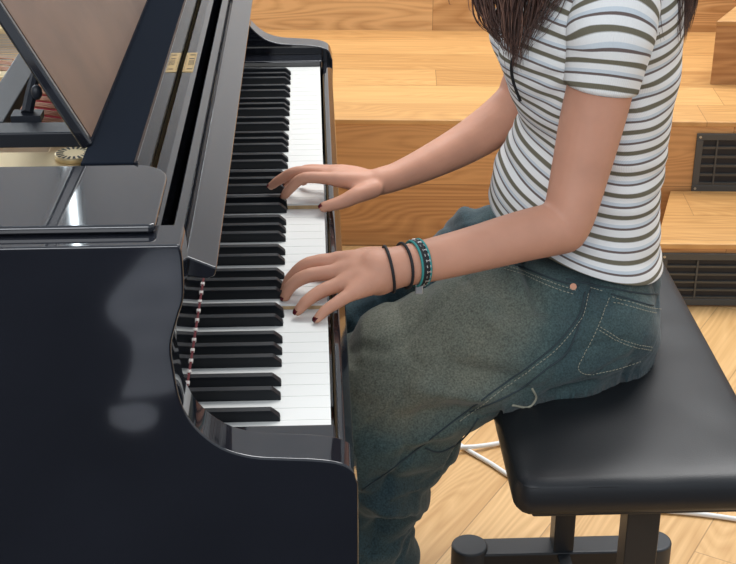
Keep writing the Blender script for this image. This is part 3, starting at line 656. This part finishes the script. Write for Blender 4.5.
# ---- shirt
def shirt():
    rows = [((489, 202), (659, 254), .160), ((490, 192), (657, 244), .158), ((492, 182), (655, 230), .155), ((500, 163), (655, 203), .149), ((512, 140), (657, 172), .145),
            ((520, 117), (661, 142), .145), ((512, 92), (666, 110), .149), ((503, 64), (673, 72), .154), ((502, 40), (677, 38), .159), ((507, 10), (679, 2), .163),
            ((520, -18), (676, -28), .160), ((535, -38), (671, -48), .120), ((552, -52), (664, -60), .078), ((560, -62), (656, -68), .062)]
    ctrl = []
    for f, b_, wd in rows:
        F_, B_ = P(*f, Y=.59), P(*b_, Y=.59); ctrl.append((*F_, *B_, wd))
    sp = spline(ctrl, 9); bm = bmesh.new(); uvl = bm.loops.layers.uv.new('cloth'); n = 96
    rings = []; vv = 0; prevc = None
    for i, q in enumerate(sp):
        F_, B_, wd = Vector(q[:3]), Vector(q[3:6]), q[6]; c = (F_+B_)/2; ax = (B_-F_)/2
        if prevc is not None: vv += (c-prevc).length
        prevc = c; ring = []
        for k in range(n+1):
            a = 2*PI*k/n; ca, sa = math.cos(a), math.sin(a)
            e = 2/2.08
            px = math.copysign(abs(ca)**e, ca); py = math.copysign(abs(sa)**e, sa)
            p = c+ax*px+Vector((0, wd*py, 0))
            # bust
            zb = (p.z-.965)/.045
            if px < -.05: p.x -= .016*math.exp(-zb*zb)*math.exp(-((abs(p.y-.59)-.065)/.045)**2)
            # folds: horizontal at the waist, fanning from the armhole
            wst = math.exp(-((vv-.10)/.085)**2)
            nf = noise.noise(Vector((p.x*5+3, p.y*5, vv*55)))*.0055*wst
            nf += noise.noise(Vector((p.x*9, p.y*9+7, vv*20)))*.0035
            if py < 0:
                d_ = Vector((p.x-.33, 0, p.z-.98)); nf += .004*math.sin(math.atan2(d_.z, d_.x)*14)*math.exp(-d_.length/.09)*(-py)
            nrm_ = Vector((ax.normalized().x*px, py, 0)); nrm_.normalize()
            p += nrm_*nf
            ring.append((p, (k/n*(4*wd+4*ax.length)*.8, -(vv-.016*px*px))))
        rings.append(ring)
    V = [[bm.verts.new(p) for p, _ in r[:-1]] for r in rings]
    def uvk(i, k): return rings[i][k][1]
    for i in range(len(V)-1):
        for k in range(n):
            f = bm.faces.new((V[i][k], V[i][(k+1) % n], V[i+1][(k+1) % n], V[i+1][k]))
            for lp, (a, b_) in zip(f.loops, ((i, k), (i, k+1), (i+1, k+1), (i+1, k))): lp[uvl].uv = uvk(a, b_)
    # sleeves
    for side in (0, 1):
        if side == 0:
            cl = [(P(626, -32, Y=.47), 30), (P(622, -12, Y=.435), 40), (P(613, 25, Y=.425), 44.5), (P(608, 52, Y=.425), 41.5), (P(600.5, 86, Y=.425), 37.5)]
        else:
            cl = [(P(590, -32, Y=.71), 26), (P(575, -12, Y=.745), 32), (P(560, 5, Y=.75), 35), (P(550, 25, Y=.748), 33), (P(543, 42, Y=.746), 31)]
        sp2 = spline([(*p, RW(r, p)) for p, r in cl], 8); m_ = 56; R_ = []; sv = .012; pc = None; s = None
        for i, q in enumerate(sp2):
            p = Vector(q[:3]); d = Vector(sp2[min(i+1, len(sp2)-1)][:3])-Vector(sp2[max(i-1, 0)][:3]); d.normalize()
            # keep rings close to level so stripes run across the sleeve
            if pc is not None: sv += (p-pc).length
            pc = p
            s_ = Vector((1, 0, 0)); s_ = (s_-d*s_.dot(d)).normalized(); u_ = s_.cross(d)
            R_.append([])
            for k in range(m_+1):
                a = 2*PI*k/m_
                rad = q[3]*(1+.035*noise.noise(Vector((math.cos(a)*1.6, math.sin(a)*1.6, sv*22))))
                pp = p+s_*math.cos(a)*rad+u_*math.sin(a)*rad*.93
                fy = s_.y*math.cos(a)+u_.y*math.sin(a); kk = i/(len(sp2)-1)
                R_[-1].append((pp, (a*.05, sv-fy*(.034-.022*kk))))
        Vs = [[bm.verts.new(x[0]) for x in r[:-1]] for r in R_]
        for i in range(len(Vs)-1):
            for k in range(m_):
                f = bm.faces.new((Vs[i][k], Vs[i][(k+1) % m_], Vs[i+1][(k+1) % m_], Vs[i+1][k]))
                for lp, (a, b_) in zip(f.loops, ((i, k), (i, k+1), (i+1, k+1), (i+1, k))): lp[uvl].uv = R_[a][b_][1]
    o = fin('t_shirt', bm, m_shirt, person, smooth=True)
    sd = o.modifiers.new('thick', 'SOLIDIFY'); sd.thickness = .0016; sd.offset = 0
    return o, rings
tee, trings = shirt()
# button placket on the chest, short dark edging
tbv = BVHTree.FromObject(tee, bpy.context.evaluated_depsgraph_get()); tl = tee.location+person.location; cpts = []
for x, y in ((513.5, 58), (512, 68), (513.5, 79), (517, 90), (521, 100)):
    h = tbv.ray_cast(CAM-tl, (P(x, y, Y=.5)-CAM).normalized())
    if h[0]: cpts.append(tuple(h[0]+tl+h[1]*.001))
bm = bmesh.new(); tube(bm, [q[:3] for q in spline(cpts, 5)], .0022, 8); fin('placket_edge', bm, m_tie, tee, smooth=True, label='dark edging of the front opening')

# ---- jeans
def jeans():
    bm = bmesh.new()
    def lj(l): limb(bm, [(p, RW(r, p)) for p, r in l], 26)
    # near leg
    lj([(P(592, 318, Y=.495), 69), (P(548, 328, Y=.485), 80), (P(490, 338, Y=.470), 78), (P(425, 370, Y=.455), 75), (P(355, 402, Y=.44), 67)])
    lj([(P(355, 402, Y=.44), 67), (P(372, 440, Y=.44), 72), (P(366, 500, Y=.44), 51), (P(366, 560, Y=.44), 56), (P(362, 620, Y=.44), 56), (P(360, 690, Y=.44), 58), (P(362, 740, Y=.44), 60)])
    lj([(P(400, 385, Y=.445), 70), (P(405, 420, Y=.445), 62), (P(385, 470, Y=.445), 55)])
    # far leg
    lj([(P(585, 262, Y=.68), 62), (P(530, 262, Y=.70), 62), (P(484, 269, Y=.72), 62), (P(430, 307, Y=.73), 56), (P(345, 345, Y=.735), 50)])
    lj([(P(345, 335, Y=.735), 52), (P(350, 400, Y=.72), 48), (P(352, 470, Y=.71), 44), (P(352, 560, Y=.70), 46), (P(352, 610, Y=.70), 48)])
    # pelvis
    ball(bm, P(588, 302, Y=.59), .102, (1.0, 1.46, 1.0)); ball(bm, P(590, 330, Y=.52), .099, (1.0, 1.0, .92)); ball(bm, P(590, 290, Y=.66), .099, (1.0, 1.0, .92))
    limb(bm, [(P(588, 262, Y=.59), .100), (P(584, 280, Y=.59), .110)], 26)
    me = bpy.data.meshes.new('j'); bm.to_mesh(me); bm.free(); o = bpy.data.objects.new('j', me); COL.objects.link(o)
    r = o.modifiers.new('r', 'REMESH'); r.mode = 'VOXEL'; r.voxel_size = .0045
    s = o.modifiers.new('s', 'SMOOTH'); s.iterations = 22; s.factor = .6
    me2 = bpy.data.meshes.new_from_object(o.evaluated_get(bpy.context.evaluated_depsgraph_get())); bpy.data.objects.remove(o)
    bm = bmesh.new(); bm.from_mesh(me2); bm.normal_update()
    def fq(x0, y0, x1, y1, w_, h_):
        a, b_ = P(x0, y0, Y=.40), P(x1, y1, Y=.40); return ((a.x, a.z), (b_.x, b_.z), w_, h_)
    FOLDS = [fq(520, 262, 548, 318, .010, -.010), (fq(505, 270, 528, 300, .010, .008)), fq(548, 300, 590, 322, .012, -.006), fq(470, 300, 512, 330, .014, .006), fq(430, 350, 520, 368, .012, -.007), fq(400, 372, 505, 384, .012, .007),
             fq(385, 400, 480, 400, .014, -.008), fq(372, 428, 455, 418, .012, .007), fq(365, 455, 440, 470, .016, -.009), fq(362, 478, 420, 500, .014, .008), fq(362, 520, 412, 508, .012, -.009), fq(362, 540, 415, 548, .012, .007),
             fq(350, 350, 400, 330, .02, .006), fq(600, 270, 660, 290, .008, -.006), fq(545, 395, 600, 380, .010, -.006)]
    # waist opening hidden below the shirt; seat flattened on the bench; wrinkles
    for v in bm.verts:
        p = v.co; n_ = v.normal
        hipx = max(0, min(1, (p.x-.20)/.12))
        d = 0
        def ridge(a, b_, w_, h_):
            """a soft fold running from a to b_ (X,z pairs seen from the side)"""
            ab = Vector((b_[0]-a[0], b_[1]-a[1])); ap = Vector((p.x-a[0], p.z-a[1])); t = max(0, min(1, ap.dot(ab)/ab.length_squared))
            dd = (ap-ab*t).length/w_; return 1.7*h_*math.sin(math.pi*min(1, max(0, t*1.0)))**.6*math.exp(-dd*dd)
        if n_.y < .3:
            for a_, b__, w_, h_ in FOLDS: d += ridge(a_, b__, w_, h_)
        d += noise.noise(Vector((p.x*6+1, p.y*6, p.z*14+p.x*7)))*.0085
        d += noise.noise(Vector((p.x*10+p.z*17, p.y*8, p.z*12-p.x*12)))*.0045
        for sc_, am in (((5, 6, 11), .0045), ((9, 9, 19), .0028)):
            nn_ = noise.noise(Vector((p.x*sc_[0]+p.z*6, p.y*sc_[1]+3, p.z*sc_[2]-p.x*8))); d -= am*max(0, 1-abs(nn_)/.13)
        if p.z < .42: d += .005*noise.noise(Vector((p.x*8, p.y*6, p.z*38+p.x*22)))*2
        v.co = p+n_*d
        if bx0 < v.co.x < bx1+.03 and v.co.z < BZ+.012:
            v.co.z = BZ-.004+(v.co.z-BZ)*.02 if v.co.x < bx1-.005 else v.co.z
    for v in bm.verts:          # knees stay under the key bed
        if v.co.x < .045 and v.co.z > .596:
            k = min(1, (.045-v.co.x)/.020); v.co.z += (.596-v.co.z)*k
    me = bpy.data.meshes.new('jeans'); bm.to_mesh(me); bm.free()
    # wash: pale on the thigh, dark at the seat and shadows of the dye
    wa = me.attributes.new('wash', 'FLOAT', 'POINT')
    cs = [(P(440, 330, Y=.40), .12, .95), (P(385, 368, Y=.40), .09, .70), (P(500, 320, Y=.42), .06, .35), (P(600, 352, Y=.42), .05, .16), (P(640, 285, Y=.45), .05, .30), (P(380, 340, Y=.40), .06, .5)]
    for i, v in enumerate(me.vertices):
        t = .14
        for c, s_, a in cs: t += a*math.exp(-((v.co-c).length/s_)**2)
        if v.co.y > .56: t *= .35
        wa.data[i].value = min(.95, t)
    return link('jeans', me, m_jeans, person, True)
jn = jeans()
bv = BVHTree.FromObject(jn, bpy.context.evaluated_depsgraph_get())
joff = Vector((.40, .59, 0)); jloc = jn.location+person.location
def on_cloth(x, y, lift=.0008):
    v = (CF + CR*((x-368)/FPX) - CU*((y-282)/FPX)).normalized()
    h = bv.ray_cast(CAM-jloc, v)
    if h[0] is None: return None
    return h[0]+jloc+h[1]*lift
def seam(name, px, rad, m, parent=None, k=8, lift=.0006, label=None):
    sp = spline([(x, y, 0) for x, y in px], k); pts = [on_cloth(q[0], q[1], lift) for q in sp]; pts = [p for p in pts if p]
    out = [pts[0]]
    for p in pts[1:]:
        if (p-out[-1]).length < .05: out.append(p)
    b_ = bmesh.new(); tube(b_, out, rad, 6); return fin(name, b_, m, parent or jn, smooth=True, label=label)
def stitches(name, px, gap=.0042, m=None, lift=.0014, rad=.00055):
    sp = spline([(x, y, 0) for x, y in px], 40); pts = [p for p in (on_cloth(q[0], q[1], lift) for q in sp) if p]
    b_ = bmesh.new(); acc = 0; st = pts[0]; on = True
    for a, c in zip(pts, pts[1:]):
        acc += (c-a).length
        if acc > gap*(.62 if on else .38):
            if on and (c-st).length < .02: tube(b_, [st, c], rad, 5)
            on = not on; st = c; acc = 0
    if len(b_.verts): return fin(name, b_, m or m_thread, jn)
seam('side_seam', [(590, 290), (580, 322), (567, 352), (545, 370), (515, 392), (470, 412)], .0012, m_threadd)
seam('waistband_seam', [(566, 279), (588, 284), (620, 290), (645, 294), (658, 294)], .0012, m_threadd)
stitches('waistband_stitching', [(590, 288), (602, 291)])
seam('front_pocket_edge', [(506, 262), (530, 270), (555, 280), (579, 286)], .0014, m_threadd)
stitches('pocket_stitching', [(506, 266), (530, 274), (555, 284), (577, 291)])
stitches('pocket_stitching', [(505, 269), (529, 277), (554, 288), (576, 295)])
seam('fly_seam', [(585, 292), (579, 315), (560, 340), (540, 358), (505, 383), (455, 420), (390, 470), (362, 490)], .0011, m_threadd)
stitches('fly_stitching', [(588, 294), (582, 317), (562, 343), (542, 361), (507, 386), (457, 423)])
bp_px = [(611, 294), (650, 305), (663, 306), (662, 325), (655, 348), (640, 366), (610, 374), (585, 377), (577, 368), (588, 350), (600, 325), (611, 294)]
seam('back_pocket', bp_px, .0011, m_threadd, label='outline of the near back pocket')
stitches('back_pocket_stitching', [(612, 297), (650, 308), (663, 309)]); stitches('back_pocket_stitching', [(613, 302), (650, 312), (656, 313)])
stitches('back_pocket_stitching', [(600, 327), (625, 341), (652, 347)]); stitches('back_pocket_stitching', [(599, 330), (624, 344), (651, 350)])
stitches('back_pocket_stitching', [(609, 298), (597, 328), (584, 354), (578, 368), (588, 374), (612, 370), (640, 361)])
seam('leg_seam', [(478, 418), (462, 440), (440, 452), (425, 448)], .0012, m_threadd)
seam('under_seam', [(532, 388), (536, 398), (528, 407), (512, 405)], .0016, m_thread)
rv = on_cloth(573, 287, .001)
bm = bmesh.new(); vdir = (CAM-rv).normalized(); tube(bm, [rv-vdir*.001, rv+vdir*.0018], .0044, 16); fin('rivet', bm, m_cop, jn, label='copper rivet')

# shoes
for yf, ax in ((.43, .02), (.70, .03)):
    bm = bmesh.new()
    limb(bm, [(Vector((ax+.035, yf, .055)), .040), (Vector((ax-.05, yf, .058)), .042), (Vector((ax-.13, yf, .047)), .040), (Vector((ax-.175, yf, .042)), .032)], 20)
    for v in bm.verts: v.co.z = max(v.co.z, .018)
    sh = fin('shoe', bm, m_shoe, person, smooth=True)
    bm = bmesh.new(); out = [(ax+.076*math.cos(t)*1.0-.07+.0+.055*math.cos(t), yf+.043*math.sin(t)) for t in [2*PI*k/28 for k in range(28)]]
    prism(bm, out, 0, .022, axis=2); fin('sole', bm, m_sole, sh, bevel=.003)

# bracelets on the left wrist
def band(name, t, rad, m, thick, flat=1.0, label=None, squash=1.0, tilt_=0.0, parent=person, width=None):
    """ring round the forearm; t in pixels x along the arm"""
    sp = spline([(*p, r) for p, r in nF], 20); best = min(sp, key=lambda q: abs((Vector(q[:3])-P(t, 260, Y=q[1])).x)); i = [id(q) for q in sp].index(id(best))
    c = Vector(best[:3]); d = (Vector(sp[min(i+2, len(sp)-1)][:3])-Vector(sp[max(i-2, 0)][:3])).normalized()
    s_, u_ = frame(d); d2 = (d+s_*tilt_).normalized(); 
    s_ = (s_-d2*s_.dot(d2)).normalized(); u_ = s_.cross(d2)
    b_ = bmesh.new(); R_ = best[3]*rad; n = 56; m_ = 10; V = []
    for k in range(n):
        a = 2*PI*k/n; o_ = s_*math.cos(a)+u_*math.sin(a); cc = c+o_*R_
        V.append([b_.verts.new(cc+o_*math.cos(2*PI*j/m_)*thick*.5+d2*math.sin(2*PI*j/m_)*(width or thick)*.5) for j in range(m_)])
    for k in range(n):
        for j in range(m_): b_.faces.new((V[k][j], V[(k+1) % n][j], V[(k+1) % n][(j+1) % m_], V[k][(j+1) % m_]))
    return fin(name, b_, m, parent, smooth=True, label=label), c, d, R_
band('hair_tie', 389, 1.07, m_tie, .0036, label='thin black elastic band', tilt_=.10)
band('bracelet', 405, 1.09, m_tie, .0036, label='thin black braided bracelet', tilt_=.10)
br, c_, d_, R_ = band('bracelet', 418, 1.06, m_tie, .0026, label='woven teal and black bracelet with pale lettering', width=.014, tilt_=.08)
band('edge_band', 412.5, 1.075, m_teal, .0030, parent=br, tilt_=.08); band('edge_band', 422, 1.075, m_teal, .0030, parent=br, tilt_=.08)
s_, u_ = frame(d_); bm = bmesh.new()
for k in range(26):
    a = 2*PI*k/26; o_ = s_*math.cos(a)+u_*math.sin(a); t_ = o_.cross(d_); cc = c_+o_*(R_*1.0+.0016)
    for q, hw in ((-.0022, .0006), (.0022, .0006)): tube(bm, [cc+d_*q-t_*.0014, cc+d_*q+t_*.0014], hw, 5)
    if k % 2: tube(bm, [cc-d_*.0022, cc+d_*.0022], .0006, 5)
fin('lettering', bm, m_silver, br)
bm = bmesh.new(); cp = P(419, 287, Y=c_.y-.012); box(bm, cp.x-.0045, cp.x+.0045, cp.y-.003, cp.y+.003, cp.z-.008, cp.z+.004); fin('charm', bm, m_silver, br, bevel=.001)

# ---- hair
def HC(dx, dy, dz, s=1.02):
    d = Vector((dx, dy, dz)).normalized(); return H(.034+d.x*.101*s, d.y*.092*s, .046+d.z*.101*s)
def hair():
    caps = bmesh.new()
    ball(caps, H(.034, 0, .046), .099, (1.02, .93, 1.02), tilt, 32, 24)
    h = fin('hair', caps, [m_hair], person, smooth=True)
    bmA, bmB = bmesh.new(), bmesh.new(); rnd = random.Random(5)
    def lock(pts, r0, dark, wav=0.0):
        sp = spline([tuple(p) for p in pts], 7); n = len(sp); ph = rnd.uniform(0, .8); q_ = []
        for i, a in enumerate(sp):
            t = i/(n-1); q_.append(Vector(a)+Vector((math.sin(t*11+ph), math.cos(t*9+ph)*.6, 0))*wav*t)
        rs = [r0*(1-(i/(n-1))**2.2*.93)*(.7+.3*min(1, i/4)) for i in range(n)]
        tube(bmA if dark else bmB, q_, rs, 6, sy=.5)
    # front fall over the near shoulder: gathers to a ragged point
    for k in range(460):
        u = rnd.random(); yy = rnd.uniform(.455, .53)
        x0, x1 = 464+u*112, 497+u*44; ln = 70-abs(u-.5)*74+rnd.uniform(-24, 6)
        wv = rnd.gauss(0, 3); g_ = -.60+u*1.0; r = HC(-.35+u*.7, -.04, 1); r2 = HC(g_, -.72, .75, 1.03); r3 = HC(g_, -1.0, -.05, 1.05)
        lock([r, r2, r3, P(x0+wv-8, -75, Y=yy), P(x0+wv, -25, Y=yy), P(x0*.55+x1*.45-wv*.8, ln*.45, Y=yy), P(x1+wv*.5, max(ln, 3), Y=yy)], rnd.uniform(.0010, .0024), rnd.random() < .66, .0035)
    # far side fall
    for k in range(120):
        u = rnd.random(); yy = rnd.uniform(.64, .70)
        lock([HC(-.35+u*.7, .04, 1), HC(-.6+u, .72, .75, 1.03), HC(-.6+u, 1.0, -.05, 1.05), P(490+u*50, -80, Y=yy), P(492+u*46, -40, Y=yy), P(500+u*30, 5+rnd.uniform(0, 25), Y=yy)], rnd.uniform(.0012, .0024), True, .003)
    # wisps in front of the face
    for x0, ln in ((446, 4), (466, 12), (470, 20), (476, 30), (482, 34), (488, 42), (500, 74), (508, 68)):
        yy = .47; lock([HC(-.45, -.05, 1), HC(-.75, -.72, .55, 1.03), P(x0-8, -60, Y=yy), P(x0-2, -20, Y=yy), P(x0+2, ln*.5, Y=yy), P(x0+9, ln, Y=yy)], .0010, False, .003)
    # back fall, hanging clear of the shirt
    for k in range(420):
        u = rnd.random(); yy = rnd.uniform(.47, .66); x0 = 652+u*42; x1 = 672+u*19; ln = 50-abs(u-.55)*52+rnd.uniform(-18, 2); wv = rnd.gauss(0, 2)
        sy_ = (yy-.565)*9
        lock([HC(.15, sy_*.25, 1), HC(.75, sy_*.8, .75, 1.03), HC(1.0, sy_*.8, .0, 1.05), P(x0+4, -80, Y=yy), P(x0+wv+3, -25, Y=yy), P((x0+x1)/2+wv+2, ln*.45, Y=yy), P(x1+wv*.5, max(ln, 2), Y=yy)], rnd.uniform(.0012, .0026), rnd.random() < .85, .002)
    for x0, ln in ((640, 16), (646, 26), (652, 34), (657, 44), (648, 20), (660, 40)):
        yy = .44; lock([HC(.15, -.1, 1), HC(.6, -.9, .4, 1.04), P(x0-4, -60, Y=yy), P(x0-3, -20, Y=yy), P(x0+1, ln*.5, Y=yy), P(x0+5, ln, Y=yy)], .0011, True, .001)
    # crown to back, around the head
    for k in range(420):
        a = rnd.uniform(-1.9, 1.9); ca, sa = math.cos(a), math.sin(a); q_ = 1.005+.03*rnd.random()
        e0 = HC(.05*ca-.05, .12*sa, 1, q_); p1 = HC(.75*ca, .75*sa, .8, q_); p2 = HC(ca, sa, .05, q_); p3 = HC(ca, sa, -.75, q_)
        lock([e0, p1, p2, p3], rnd.uniform(.0028, .0042), rnd.random() < .8)
    a_ = fin('hair_lock', bmA, m_hair, h, smooth=True); a_['kind'] = 'stuff'
    b_ = fin('hair_highlight', bmB, m_hair2, h, smooth=True); b_['kind'] = 'stuff'
hair()
